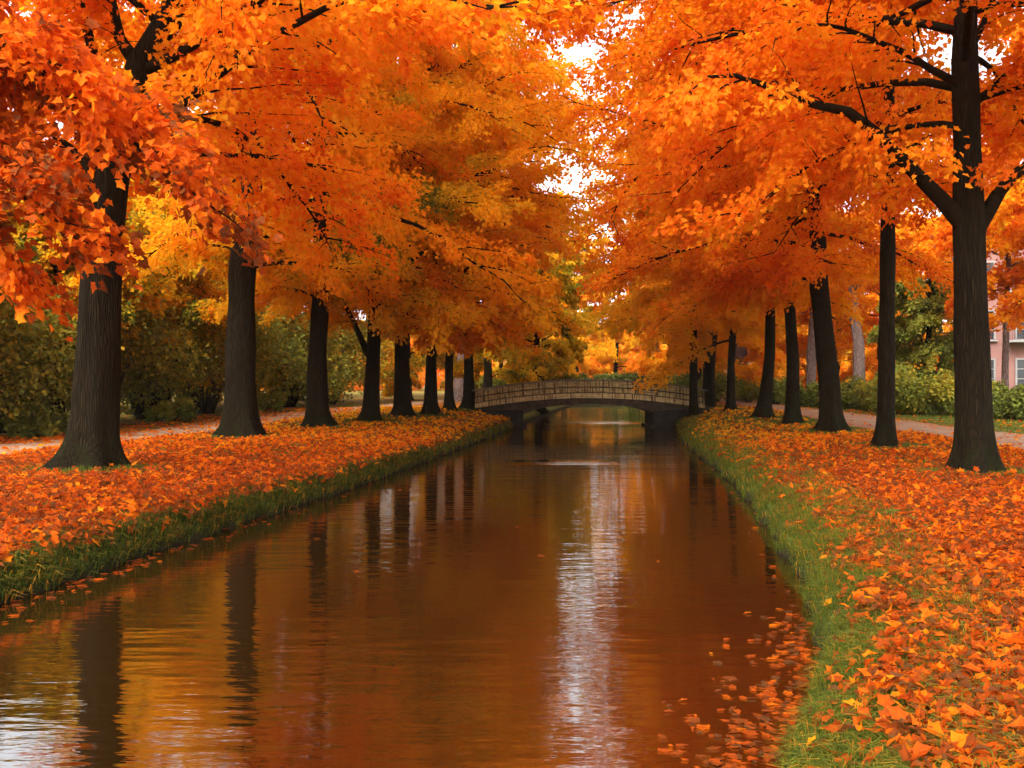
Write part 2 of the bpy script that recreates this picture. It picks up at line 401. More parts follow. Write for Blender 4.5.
def maple(name, base, seed, r0, H, zbot, R, canal_az=0.0, bias=.25, nprim=22, nleaf=40000, size=.16, tint=.45, tsd=.06,
          maple_leaf=False, lean=(0, 0), trunk_path=None, limbs=(), zfork=None, droop=-.45, sec=12, bare_trunk=None, mat=None, leafmat=None,
          slot=True, clear=(), clear_paths=(), low=.5, sl=.30, green_patch=None, flare=1.0, lsd=.05):
    rg = np.random.default_rng(seed)
    bx, by = base
    bz = float(ht(bx, by))
    sgn = 1 if bx > .08 * by else -1
    root = empty(name, (bx, by, bz))
    if trunk_path is None:
        zs = np.linspace(0, H * .93, 9)
        wob = np.cumsum(rg.normal(0, .10, (9, 2)), 0) * (zs[:, None] > 2.5)
        trunk_path = np.stack([lean[0] * zs / H + wob[:, 0] - wob[0, 0], lean[1] * zs / H + wob[:, 1] - wob[0, 1], zs], 1)
    tp = np.asarray(trunk_path, float)
    trunk_mesh(rg, tp, r0, .035, root, flare, mat=mat)
    def trunk_pt(z): return np.array([np.interp(z, tp[:, 2], tp[:, 0]), np.interp(z, tp[:, 2], tp[:, 1]), z])
    def trunk_r(z): return .035 + (r0 - .035) * (1 - min(1, z / tp[-1, 2])) ** .8
    zf = zfork if zfork is not None else zbot + .2
    paths = []
    for lp, rad in limbs: paths.append((resample(np.asarray(lp, float), 12), rad, True))
    ga = rg.uniform(0, 6.28)
    for i in range(nprim):
        h = ((i + .3) / nprim) ** 1.0
        z = zf + h * (H * .9 - zf)
        az = ga + i * 2.39996 + rg.normal(0, .2)
        L = R * np.interp(h, [0, .1, .28, .6, .85, 1], [low, (low + 1.06) / 2, 1.06, .96, .66, .30]) * rg.uniform(.85, 1.12) * (1 + bias * math.cos(az - canal_az))
        p0 = .38 + .85 * h + rg.normal(0, .22)
        p1 = droop - .12 + .62 * h + rg.normal(0, .25)
        P = limb_path(rg, trunk_pt(z), az, L, p0, p1)
        if slot:
            bad = np.nonzero(gap(P + np.array([bx, by, bz]), sgn) < .15)[0]
            if len(bad): P = resample(P[:max(3, bad[0])], 10)
        paths.append((P, min(trunk_r(z) * .5, .014 + .009 * L), False))
    LP, LD, LS, LW, LC = [], [], [], [], []
    for P, rad, explicit in paths:
        mb = MB()
        n = len(P)
        rr = rad * (1 - np.linspace(0, 1, n)) ** .8 + .006
        if explicit and rad > .05:      # the limb swells where it leaves the trunk
            c0 = trunk_pt(max(.5, P[0, 2] - 3.2 * rad)); Pb = np.concatenate([[c0, c0 * .45 + P[0] * .55 + np.array([0, 0, -.4 * rad])], P])
            mb.tube(Pb, np.concatenate([[rad * 1.25, rad * 1.3], rr * (1 + .25 * np.exp(-np.arange(n) / 1.0))]), 12)
        else:
            mb.tube(P, rr, 8 if rad > .05 else 5)
        Ltot = np.linalg.norm(np.diff(P, axis=0), axis=1).sum()
        for k in range(sec):
            t = .18 + .82 * (k + rg.uniform(0, .9)) / sec
            f = t * (n - 1); i0 = min(int(f), n - 2); fr = f - i0
            q = P[i0] * (1 - fr) + P[i0 + 1] * fr
            d = P[i0 + 1] - P[i0]; az = math.atan2(d[1], d[0]); pit = math.atan2(d[2], math.hypot(d[0], d[1]))
            s = (1 if k % 2 else -1) * rg.uniform(.45, 1.15)
            l2 = (sl * Ltot * (1 - .55 * t) + .55) * rg.uniform(.7, 1.25)
            Q = limb_path(rg, q, az + s, l2, pit * .5 + .12 + rg.normal(0, .12), droop * .9 + rg.normal(0, .40), 5)
            mb.tube(Q, np.linspace(min(rad * .4, .008 + .007 * l2), .003, 6), 4)
            LP.append(Q); LW.append(l2 ** 1.5); LS.append(l2); LC.append(rg.normal(0, 1))
        mb.build('limb', M['limb'] if mat is None else mat, root, True)
    LP = np.array(LP); LS = np.array(LS); W = np.array(LW); LC = np.array(LC)
    c = rg.choice(len(LP), nleaf, p=W / W.sum())
    t = rg.beta(1.3, 1.0, nleaf) * 5
    i0 = np.minimum(t.astype(int), 4); fr = (t - i0)[:, None]
    P = LP[c, i0] * (1 - fr) + LP[c, i0 + 1] * fr
    D = unit(LP[c, i0 + 1] - LP[c, i0])
    side = unit(np.cross(D, np.array([0, 0, 1.0])) + 1e-6)
    w = (.16 + .24 * LS[c] * (1 - .7 * t / 5))
    off = np.clip(rg.normal(0, .55, nleaf), -1.3, 1.3) * w
    P = P + side * off[:, None] + D * (np.abs(off) * .35)[:, None]
    P[:, 2] += -.32 * np.abs(off) + rg.normal(0, .15, nleaf) + .03
    Dl = unit(D + side * (off / w)[:, None] * .8 + rg.normal(0, .45, (nleaf, 3)) + np.array([0, 0, -.35]))
    N = unit(np.array([0, 0, .8]) + rg.normal(0, .7, (nleaf, 3)))
    sz = size * rg.uniform(.65, 1.25, nleaf)
    tn = tint + tsd * LC[c] + rg.normal(0, lsd, nleaf)
    if green_patch is not None:
        gp, gr, amt = green_patch
        dd = np.linalg.norm((P + np.array([bx, by, bz])) - np.array(gp), axis=1)
        tn = tn + amt * np.exp(-(dd / gr) ** 2)
    keep = np.ones(nleaf, bool)
    if slot:
        keep &= gap(P + np.array([bx, by, bz]), sgn) > rg.normal(0, .55, nleaf) - (rg.uniform(0, 1, nleaf) < .14) * 9
    if len(clear):       # big bare limbs keep an open space on their canal-downstream side
        for lp in [limbs[q][0] for q in clear] + list(clear_paths):
            for q in resample(np.asarray(lp, float), 24)[:20]:
                d = P - q
                keep &= ~((np.hypot(d[:, 0], d[:, 2]) < .30) & (d[:, 1] < .1) & (d[:, 1] > -5) & (rg.uniform(0, 1, nleaf) < .8))
    if slot:        # thin, airy ends where the crowns meet high over the canal
        g = gap(P + np.array([bx, by, bz]), sgn)
        W_ = P + np.array([bx, by, bz])
        hole = np.sin(W_[:, 0] * 2.1 + W_[:, 1] * 1.3) * np.sin(W_[:, 1] * 1.7 - W_[:, 2] * 2.3) + .5 * np.sin(W_[:, 2] * 3.7 + W_[:, 0] * 1.9)
        keep &= ~((g < 2.6) & (W_[:, 2] > 8) & (hole > .15) & (rg.uniform(0, 1, nleaf) < .62))
    P, Dl, N, sz, tn = P[keep], Dl[keep], N[keep], sz[keep], tn[keep]
    V, Fc, T = leaves(P, Dl, N, sz, np.clip(tn, 0.02, 1), maple_leaf)
    mesh_np('crown', V, Fc, leafmat or M['leaf'], {'tint': ('FACE', T)}, False, root)
    return root

def bush(name, base, seed, h, r, n, size, tint, tsd=.12, mat='green', lumps=12):
    rg = np.random.default_rng(seed)
    bx, by = base; bz = float(ht(bx, by))
    root = empty(name, (bx, by, bz))
    a = rg.uniform(0, 6.28, lumps); q = np.sqrt(rg.uniform(0, 1, lumps)) * r * .72
    zc = rg.uniform(.22, .78, lumps) * h * (1 - .35 * (q / r) ** 2)
    C = np.stack([q * np.cos(a), q * np.sin(a), zc], 1)
    Rl = rg.uniform(.28, .48, lumps) * min(r, h * .6)
    mb = MB()
    for k in range(lumps):
        p = np.array([C[k, 0] * .15, C[k, 1] * .15, 0])
        mid = (p + C[k]) / 2 + np.array([*rg.normal(0, .12, 2), .15 * h])
        mb.tube(resample([p, mid, C[k]], 6), np.linspace(.035, .01, 6) * (h / 3), 5)
        for _ in range(3):
            e = C[k] + rg.normal(0, 1, 3) * Rl[k] * .6
            mb.tube([C[k] * .8 + p * .2, (C[k] + e) / 2, e], [.012, .009, .004], 4)
    mb.build('stem', M['twig'], root, True)
    c = rg.choice(lumps, n, p=Rl ** 2 / (Rl ** 2).sum())
    u = unit(rg.normal(0, 1, (n, 3)))
    rad = Rl[c] * (1.12 - .75 * rg.beta(1.2, 2.0, n)) * (1 + .38 * np.sin(u[:, 0] * 7 + c) * np.sin(u[:, 1] * 6 + 2 * c) + .12 * rg.normal(0, 1, n))
    P = C[c] + u * rad[:, None] * np.array([1.1, 1.1, .9])
    P[:, 2] = np.maximum(P[:, 2], .03)
    lc = rg.normal(0, 1, lumps)
    D = unit(u * .6 + rg.normal(0, .6, (n, 3)) + np.array([0, 0, -.1])); N = unit(u + np.array([0, 0, .6]) + rg.normal(0, .5, (n, 3)))
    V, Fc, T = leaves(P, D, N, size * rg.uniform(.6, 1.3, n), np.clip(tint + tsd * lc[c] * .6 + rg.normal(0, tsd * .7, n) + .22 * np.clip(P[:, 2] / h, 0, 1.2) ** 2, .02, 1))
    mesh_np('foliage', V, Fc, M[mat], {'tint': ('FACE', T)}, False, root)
    return root

# ---- the row on the hedge side (bases read off the place: direction, then ground)
GL = 'maples in the row beside the hedge path'
GR = 'maples in the row beside the pale gravel path'
rowL = [  # px, py, r0, H, zbot, R, tint, label
    (92, 468, 0.41, 21, 5.0, 7.6, .38, 'thickest dark trunk under orange leaves, eighth maple from the bridge by the hedge'),
    (240, 437, 0.47, 22, 4.6, 7.6, .56, 'broad straight trunked golden orange maple, seventh from the bridge on the hedge bank'),
    (317, 427, 0.36, 21, 4.3, 7.0, .60, 'golden maple with straight slim trunk, sixth from the bridge on the hedge bank'),
    (370, 421, 0.29, 22, 3.7, 7.2, .62, 'golden maple with a low forked branch, fifth from the bridge on the hedge bank'),
    (402, 416, 0.35, 22, 3.4, 7.0, .58, 'orange maple with pale brown trunk, fourth from the bridge on the hedge bank'),
    (431, 415, 0.26, 21, 3.0, 5.8, .56, 'orange maple with low hanging leaves, third from the bridge on the hedge bank'),
    (449, 411, 0.22, 21, 3.4, 5.6, .50, 'red orange maple with low crown, second from the bridge on the hedge bank'),
    (469, 410, 0.27, 21, 3.6, 5.2, .52, 'orange maple standing right against the bridge end on the hedge bank')]
rowR = [
    (975, 472, 0.31, 20, 4.6, 7.4, .37, 'forked dark maple with a long bare limb, nearest the brick building'),
    (886, 447, 0.21, 21, 5.6, 7.4, .37, 'slim upright red orange maple, seventh from the bridge beside the pale path'),
    (831, 432, 0.345, 21, 4.6, 7.2, .37, 'leaning thick trunked orange maple, sixth from the bridge on the gravel path bank'),
    (793, 424, 0.25, 22, 4.2, 7.0, .46, 'straight orange maple, fifth from the bridge on the gravel path bank'),
    (763, 418, 0.235, 22, 4.3, 7.0, .50, 'straight orange maple with flared foot, fourth from the bridge on the gravel path bank'),
    (731, 411, 0.2, 21, 3.4, 6.8, .58, 'slim orange maple, third from the bridge on the gravel path bank'),
    (712, 408, 0.18, 20, 4.0, 6.4, .62, 'slim golden orange maple, second from the bridge on the gravel path bank'),
    (693, 409, 0.22, 20, 4.0, 6.0, .62, 'mossy trunked maple standing right against the bridge end on the gravel path bank')]

baseL, baseR = [], []
def rel(base, pts):
    b = np.array([base[0], base[1], float(ht(*base))]); return [p - b for p in pts]

for i, (px, py, r0, H, zb, R, tint, lab) in enumerate(rowL):
    b = ground_at(px, py) if i < 7 else (-2.35, 49.0)
    baseL.append(b)
    kw = dict(nleaf=(90000 if i < 3 else 74000) if i < 5 else 46000, size=[.115, .15, .155, .165, .175, .20, .21, .21][i], bias=.32, canal_az=-.15, sec=14, nprim=34)
    if i == 0:
        Y = b[1]
        kw.update(maple_leaf=True, nleaf=110000, zfork=5.4, clear=(0,), clear_paths=[rel(b, [at(128, 110, Y), at(143, 62, Y), at(166, 25, Y), at(190, -20, Y)])],
                  trunk_path=np.array([[0, 0, 0], *rel(b, [at(97, 380, Y), at(103, 240, Y), at(112, 175, Y), at(128, 110, Y - .1), at(143, 62, Y - .2), at(166, 25, Y - .3), at(195, -30, Y - .4)]),
                                       [3.0, -.8, 11.5], [3.6, -1.0, 14], [4.0, -1, 19.5]]),
                  limbs=[(rel(b, [at(133, 150, Y), at(165, 118, Y - .6), at(196, 92, Y - 1.2), at(235, 60, Y - 1.8), at(275, 35, Y - 2.4), at(350, -5, Y - 3.2), at(420, 10, Y - 4)]), .12),
                         (rel(b, [at(100, 185, Y), at(85, 130, Y - .2), at(95, 60, Y - .4), at(80, 0, Y - .6), at(40, -70, Y - 1)]), .17),
                         (rel(b, [at(100, 185, Y), at(75, 150, Y + .3), at(45, 130, Y + .6), at(10, 122, Y + 1), at(-40, 130, Y + 1.4)]), .07),
                         (rel(b, [at(140, 68, Y), at(120, 40, Y), at(112, 0, Y), at(100, -60, Y)]), .13),
                         (rel(b, [at(140, 62, Y), at(170, 50, Y), at(190, 48, Y - .2), at(230, 20, Y - .5)]), .05)])
    if i == 3:
        Y = b[1]
        kw.update(limbs=[(rel(b, [at(366, 350, Y), at(355, 325, Y), at(343, 300, Y), at(325, 285, Y), at(300, 280, Y)]), .12)])
    if i > 4: kw['low'] = .25
    if i in (2, 3): kw['green_patch'] = (at(372, 215, b[1] - 4), 3.4, .44)
    if i == 1: kw['lean'] = (.6, 0)
    tag(maple('maple_tree', b, 100 + i, r0, H, zb, R, tint=tint, **kw), lab, 'tree', GL)

for i, (px, py, r0, H, zb, R, tint, lab) in enumerate(rowR):
    b = ground_at(px, py) if i < 7 else (9.72, 48.2)
    baseR.append(b)
    kw = dict(nleaf=(90000 if i < 3 else 74000) if i < 5 else 46000, size=[.115, .135, .15, .17, .18, .20, .21, .21][i], bias=.3, canal_az=PI + .15, sec=14, nprim=34)
    if i == 0:
        Y = b[1]
        kw.update(maple_leaf=True, nleaf=105000, zfork=6.2, clear=(0, 1, 2),
                  trunk_path=np.array([[0, 0, 0], *rel(b, [at(974, 400, Y), at(971, 300, Y), at(969, 210, Y), at(967, 130, Y), at(965, 60, Y), at(966, -10, Y)]), [.0, .2, 12], [.2, 0, 19]]),
                  limbs=[(rel(b, [at(962, 222, Y), at(945, 203, Y - .1), at(920, 178, Y - .3), at(893, 150, Y - .5), at(868, 125, Y - .7), at(846, 110, Y - .8), at(822, 106, Y - 1), at(795, 100, Y - 1.2), at(750, 78, Y - 1.6), at(715, 72, Y - 2), at(685, 95, Y - 2.3)]), .13),
                         (rel(b, [at(978, 225, Y), at(992, 205, Y), at(1006, 180, Y - .2), at(1030, 165, Y - .4), at(1080, 110, Y - .8), at(1150, 60, Y - 1)]), .13),
                         (rel(b, [at(963, 85, Y), at(935, 72, Y - .3), at(905, 52, Y - .6), at(878, 42, Y - .9), at(850, 30, Y - 1.2), at(815, 22, Y - 1.6), at(775, 40, Y - 2)]), .065),
                         (rel(b, [at(970, 105, Y), at(990, 90, Y), at(1012, 68, Y - .3), at(1040, 40, Y - .6)]), .06),
                         (rel(b, [at(966, 60, Y), at(985, 20, Y), at(1000, -20, Y), at(1030, -80, Y)]), .06)])
    if i == 1:
        kw.update(zfork=6.0)
    if i == 2:
        Y = b[1]
        kw.update(trunk_path=np.array([[0, 0, 0], *rel(b, [at(829, 380, Y), at(824, 330, Y), at(819, 285, Y), at(818, 240, Y), at(815, 190, Y)]), [-.6, .1, 12], [-.5, 0, 19.5]]),
                  limbs=[(rel(b, [at(819, 275, Y), at(808, 268, Y - .2), at(795, 255, Y - .6), at(780, 250, Y - 1)]), .11)])
    if i == 1:
        Y = b[1]
        kw.update(trunk_path=np.array([[0, 0, 0], *rel(b, [at(886, 400, Y), at(887, 300, Y), at(888, 210, Y), at(889, 130, Y)]), [.1, .1, 14], [.0, 0, 19.5]]))
    tag(maple('maple_tree', b, 200 + i, r0, H, zb, R, tint=tint, **kw), lab, 'tree', GR)

# the tree beside the viewer whose red sprays hang into view
b = (-9.6, 8.6)
zz = float(ht(*b))
def w(x, y, z): return np.array([x - b[0], y - b[1], z - zz])
red = maple('maple_tree', b, 77, .42, 17, 8.2, 5.0, canal_az=0, bias=.0, nprim=6, nleaf=34000, size=.115, tint=.155, tsd=.06, lsd=.07, maple_leaf=True, zfork=10.5, sec=22, sl=.15,
      limbs=[([w(-9.4, 8.7, 4.6), w(-8.0, 9.2, 5.6), w(-6.6, 9.6, 5.7), w(-5.2, 9.8, 5.1), w(-4.2, 9.9, 4.3), w(-3.3, 9.9, 3.5)], .07),
             ([w(-9.4, 8.6, 4.2), w(-8.2, 8.8, 4.9), w(-7.0, 9.2, 4.8), w(-6.0, 9.5, 4.2), w(-5.2, 9.6, 3.6), w(-4.7, 9.6, 3.1)], .06),
             ([w(-9.4, 8.7, 5.2), w(-8.2, 9.4, 6.1), w(-7.2, 9.9, 6.2), w(-6.2, 10.2, 5.7), w(-5.4, 10.4, 5.1), w(-4.8, 10.4, 4.7)], .07),
             ([w(-9.4, 8.7, 4.0), w(-8.6, 9.2, 4.4), w(-7.6, 9.8, 4.2), w(-6.6, 10.2, 3.6), w(-6.0, 10.3, 3.0)], .05)])
tag(red, 'red leaved maple whose low sprays hang in front of the thickest trunk', 'tree', GL)

# row carried on past the viewer, out of view, added to shade the foreground
for k, (x, y, lab) in enumerate([(6.6, 1.0, 'unseen orange maple added beside the viewer for shade on the gravel path bank'), (5.4, -8.0, 'unseen orange maple added behind the viewer for shade on the gravel path bank')]):
    tag(maple('maple_tree', (x, y), 900 + k, .36, 20, 8.6, 6.4, PI if x > 0 else 0, .15, 20, 22000, .24, .40, .06, slot=False, low=.4), lab, 'tree', GR if x > 0 else GL)

# ---- trees beyond the bridge
GF = 'trees along the canal beyond the bridge'
far = [(-1.6, 60, 20, 1.2, 5.2, .79, 'olive yellow maple rising just behind the bridge at the hedge bank'),
       (1.9, 66, 15, 1.0, 5.0, .82, 'yellow green tree with dark trunk beyond the bridge on the hedge bank'),
       (.8, 77, 19, 1.2, 6.0, .80, 'olive yellow tree further beyond the bridge on the hedge bank'),
       (3.4, 88, 22, 1.2, 6.4, .70, 'golden tree at the far end of the canal on the hedge bank'),
       (12.6, 58, 20, 2.0, 6.2, .58, 'orange maple rising just behind the bridge on the gravel path bank'),
       (14.0, 68, 20, 1.4, 6.2, .56, 'bright orange maple, second behind the bridge on the gravel path bank'),
       (15.6, 79, 20, 1.2, 6.2, .56, 'orange maple, third behind the bridge on the gravel path bank'),
       (17.4, 91, 21, 1.2, 6.6, .42, 'dull orange maple at the far end of the canal on the gravel path bank')]
for i, (x, y, H, zb, R, tint, lab) in enumerate(far):
    tag(maple('far_tree', (x, y), 300 + i, .30, H, zb, R, 0 if x < 8 else PI, .15, 18, 32000, .28, tint, .06, sec=11), lab, 'tree', GF)
ends = [(6.5, 112, 19, .66, 'dull brown orange tree closing the far end of the canal'),
        (13.5, 118, 22, .56, 'second dull tree behind the canal end, more orange than its neighbour'),
        (9.5, 132, 26, .60, 'tallest amber tree far behind the end of the canal'),
        (2.0, 124, 24, .74, 'golden brown tree far behind the canal end on the hedge side'),
        (20.5, 126, 24, .46, 'orange brown tree far behind the canal end on the path side')]
for i, (x, y, H, tint, lab) in enumerate(ends):
    tag(maple('far_tree', (x, y), 340 + i, .3, H, .8, 7.5, 0, 0, 18, 26000, .38, tint, .07, sec=10, slot=False), lab, 'tree', 'trees closing the view behind the canal')

# ------------------------------------------------------------------ hedge bank background
GB = 'shrubs of the dark hedge behind the path'
k = 0
for y, off, h, r, tn, lab in [
        (17.0, 13.2, 3.6, 2.2, .38, 'dark olive shrub at the near end of the hedge'),
        (21.5, 13.6, 4.0, 2.4, .34, 'dark olive shrub with shaded foot, second along the hedge'),
        (25.5, 13.4, 4.4, 2.5, .42, 'tall olive shrub behind the thickest trunk'),
        (29.5, 13.7, 4.2, 2.4, .36, 'dense dark green shrub between the two thickest trunks'),
        (33.5, 13.3, 4.4, 2.5, .44, 'lighter olive shrub beside the seventh maple from the bridge'),
        (37.5, 13.6, 4.0, 2.4, .38, 'round olive shrub behind the sixth maple from the bridge'),
        (42.0, 13.3, 4.4, 2.6, .42, 'wide olive shrub behind the fifth maple from the bridge'),
        (47.0, 13.6, 4.2, 2.6, .36, 'dark shrub behind the fourth maple from the bridge'),
        (52.5, 13.2, 4.6, 2.8, .44, 'olive shrub towards the bridge end of the hedge'),
        (59.0, 13.0, 5.0, 3.0, .42, 'last olive shrub of the hedge, behind the bridge end')]:
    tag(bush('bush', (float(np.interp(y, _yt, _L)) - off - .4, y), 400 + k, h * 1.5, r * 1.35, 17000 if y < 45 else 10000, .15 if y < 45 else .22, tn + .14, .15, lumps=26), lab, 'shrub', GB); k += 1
for y, off, h, r, tn, lab in [
        (19.5, 11.9, 1.0, 1.2, .30, 'low dark undergrowth clump at the near edge of the hedge path'),
        (27.5, 12.0, 1.1, 1.3, .40, 'low brownish undergrowth clump at the foot of the hedge beside the thickest trunk'),
        (35.5, 11.9, 1.0, 1.2, .42, 'low undergrowth clump in front of the lighter olive shrub'),
        (44.5, 11.9, 1.0, 1.3, .46, 'low undergrowth clump behind the fourth maple of the hedge bank')]:
    tag(bush('low_shrub', (float(np.interp(y, _yt, _L)) - off, y), 400 + k, h, r, 3500, .14, tn, .14), lab, 'shrub', 'low clumps at the foot of the hedge'); k += 1

GU = 'yellow leaved trees behind the hedge'
for i, (x, y, H, zb, R, tint, lab) in enumerate([
        (-15.8, 23.0, 6.8, 4.2, 2.0, .84, 'slender yellow tree rising from the hedge beside the thickest trunk'),
        (-15.4, 30.5, 7.4, 4.2, 2.2, .80, 'slender golden tree rising from the hedge between the two thickest trunks'),
        (-14.4, 37.5, 8.0, 4.2, 2.4, .76, 'slender golden tree rising from the hedge behind the sixth maple'),
        (-20.0, 27.5, 7.4, 3.4, 3.2, .84, 'yellow green small tree over the near end of the hedge'),
        (-17.4, 34.0, 8.8, 3.6, 3.2, .78, 'golden small tree behind the two thickest trunks'),
        (-17.0, 41.0, 12.5, 2.8, 4.2, .64, 'golden tree over the hedge by the seventh maple'),
        (-17.0, 49.0, 15, 2.8, 4.6, .58, 'orange yellow tree over the hedge by the sixth maple'),
        (-15.2, 57.0, 17, 2.8, 5.0, .62, 'amber tree over the hedge by the fifth maple'),
        (-13.0, 66.0, 18, 2.4, 5.2, .70, 'yellow olive tree over the far hedge'),
        (-8.5, 74.0, 19, 2.2, 5.4, .76, 'olive tree behind the far end of the hedge path'),
        (-20.4, 53.0, 16, 1.6, 5.0, .68, 'tall golden tree in the second row behind the hedge'),
        (-17.0, 72.0, 20, 1.6, 6.0, .58, 'tall amber tree far behind the hedge'),
        (-4.5, 84.0, 20, 1.4, 6.0, .80, 'tall yellow green tree between the hedge path and the far canal'),
        (-20.6, 45.0, 19.5, 1.6, 3.2, .66, 'narrow golden tree in the second row behind the hedge'),
        (-27.0, 76.0, 21, 1.6, 5.6, .60, 'broad amber tree deepest behind the hedge'),
        (-24.0, 92.0, 23, 1.6, 6.5, .56, 'tall orange tree deepest behind the hedge by the fifth maple'),
        (-12.0, 96.0, 23, 1.6, 6.5, .66, 'tall golden tree deepest behind the end of the hedge'),
        (-6.8, 104.0, 23, 1.4, 6.5, .70, 'tall amber tree deepest between the hedge path and the far canal'),
        (-17.5, 110.0, 25, 1.4, 7.0, .62, 'very tall orange tree deepest behind the end of the hedge'),
        (-1.2, 97.0, 22, 1.2, 6.0, .78, 'tall olive yellow tree on the hedge side of the far canal end'),
        (-25.0, 46.0, 10, 2.0, 5.0, .84, 'green yellow tree deep behind the hedge'),
        (-22.0, 60.0, 15, 2.0, 5.4, .60, 'amber tree deep behind the far hedge')]):
    tag(maple('understorey_tree', (x, y), 500 + i, .16 + .004 * H, H * 1.12, max(1.2, zb - 1.0), R * 1.25, 0, 0, 18, 42000, .19 if y < 45 else .27, tint, .09, sec=11, lsd=.12, slot=False, droop=-.4), lab, 'tree', GU)

# ------------------------------------------------------------------ gravel path bank background
GS = 'green shrubs beyond the pale path'
k = 0
for px, Y, h, r, tn, lab in [
        (1012, 37, 1.7, 1.6, .30, 'dark low shrub under the brick building'),
        (960, 40, 2.0, 1.9, .52, 'bright green shrub behind the forked maple'),
        (922, 41, 2.3, 2.2, .60, 'yellow green shrub beside the forked maple'),
        (893, 44, 1.9, 1.9, .56, 'green shrub behind the slim upright maple'),
        (862, 47, 1.7, 1.9, .36, 'dark green shrub between slim and leaning maple'),
        (838, 51, 1.5, 1.7, .44, 'round green shrub behind the leaning maple'),
        (812, 54, 1.5, 1.6, .34, 'dark shrub between the leaning and the sixth maple'),
        (775, 60, 2.2, 2.1, .40, 'green shrub seen between the fifth and sixth maple'),
        (748, 64, 2.4, 2.2, .46, 'green shrub seen between the fourth and fifth maple'),
        (715, 70, 2.6, 2.4, .40, 'dark green shrub behind the bridge foot on the path side'),
        (690, 66, 3.2, 2.6, .30, 'very dark green shrub over the bridge end on the path side'),
        (655, 80, 3.0, 3.2, .34, 'dark shrub on the canal edge behind the bridge, path side')]:
    tag(bush('bush', ((px - CX) / F * Y, Y), 600 + k, h, r, 6000, .17, tn, .12), lab, 'shrub', GS); k += 1
for x, y, h, r, tn, lab in [
        (7.0, 101.5, 3.0, 2.6, .10, 'brown shrub closing the canal on the hedge side'),
        (10.4, 101.0, 2.6, 2.6, .16, 'brown green shrub at the middle of the canal end'),
        (13.8, 101.5, 3.2, 2.8, .08, 'dark brown shrub closing the canal on the path side'),
        (4.2, 93.0, 2.6, 2.0, .40, 'olive shrub on the far canal edge beyond the bridge, hedge side'),
        (-.9, 70.0, 2.4, 1.8, .46, 'olive shrub at the foot of the yellow green tree beyond the bridge'),
        (15.9, 88.0, 2.8, 2.0, .34, 'dark olive shrub on the far canal edge, path side')]:
    tag(bush('bush', (x, y), 650 + k, h, r, 7000, .26, tn, .10), lab, 'shrub', 'shrubs round the far end of the canal'); k += 1
for i, (px, Y, H, zb, R, tint, m, lab) in enumerate([
        (928, 52, 8.0, 1.0, 2.8, .55, 'green', 'green leaved tree with dark trunk beyond the pale path'),
        (790, 72, 15, 2.5, 5.2, .50, 'leaf', 'amber tree far behind the sixth maple, path side'),
        (835, 66, 15, 2.6, 5.2, .44, 'leaf', 'orange tree far behind the leaning maple, path side'),
        (880, 70, 17, 2.6, 5.6, .42, 'leaf', 'orange tree far behind the slim upright maple'),
        (745, 84, 17, 2.2, 6.0, .52, 'leaf', 'golden tree far behind the fifth maple, path side'),
        (960, 74, 18, 3.2, 5.6, .40, 'leaf', 'orange tree standing left of the brick building'),
        (905, 92, 19, 1.5, 6.4, .48, 'leaf', 'dull orange tree deep in the park on the path side'),
        (810, 100, 20, 1.5, 7.0, .56, 'leaf', 'dull golden tree deep in the park behind the sixth maple'),
        (700, 96, 18, 1.5, 6.4, .60, 'leaf', 'dull yellow tree deep in the park above the bridge end'),
        (1056, 40, 19, 5.6, 5.6, .42, 'leaf', 'tall orange tree between the forked maple and the brick building'),
        (770, 112, 22, 1.0, 7.5, .36, 'leaf', 'russet tree deep in the park behind the fourth maple, path side'),
        (855, 118, 23, 1.0, 7.5, .46, 'leaf', 'tall amber tree deep in the park behind the leaning maple'),
        (930, 84, 18, 1.2, 6.5, .52, 'leaf', 'golden tree behind the green leaved tree on the path side'),
        (1062, 46, 13, 5.2, 4.6, .40, 'leaf', 'orange tree in front of the brick building')]):
    x = (px - CX) / F * Y
    tag(maple('park_tree', (x, Y), 700 + i, .2 + .004 * H, H, zb, R, PI, .1, 18, 30000 if m == 'leaf' else 22000, .22 if Y < 80 else .30, tint, .07, sec=11, leafmat=M[m], lsd=.07, slot=False, droop=-.6), lab, 'tree', 'trees in the park beyond the pale path')

# pale trunked trees
for i, (px, Y, r, H, tint, lab) in enumerate([
        (859, 58, .42, 17, .44, 'pale trunked tree behind the dark shrub by the leaning maple'),
        (811, 62, .36, 17, .46, 'pale trunked tree seen between the sixth and leaning maples'),
        (742, 72, .62, 18, .48, 'broad pale trunked tree seen between the fourth and fifth maples'),
        (1005, 48, .19, 16, .40, 'slender pale pink trunked tree in front of the brick building'),
        (460, 70, .5, 17, .52, 'pale trunked tree seen between the two maples at the bridge')]):
    x = (px - CX) / F * Y
    tag(maple('pale_tree', (x, Y), 800 + i, r, H, 6.0, 4.8, PI, 0, 16, 20000, .26, tint, .07, sec=9, mat=M['palebark'], flare=.4, slot=False), lab, 'tree', 'pale trunked trees in the park')

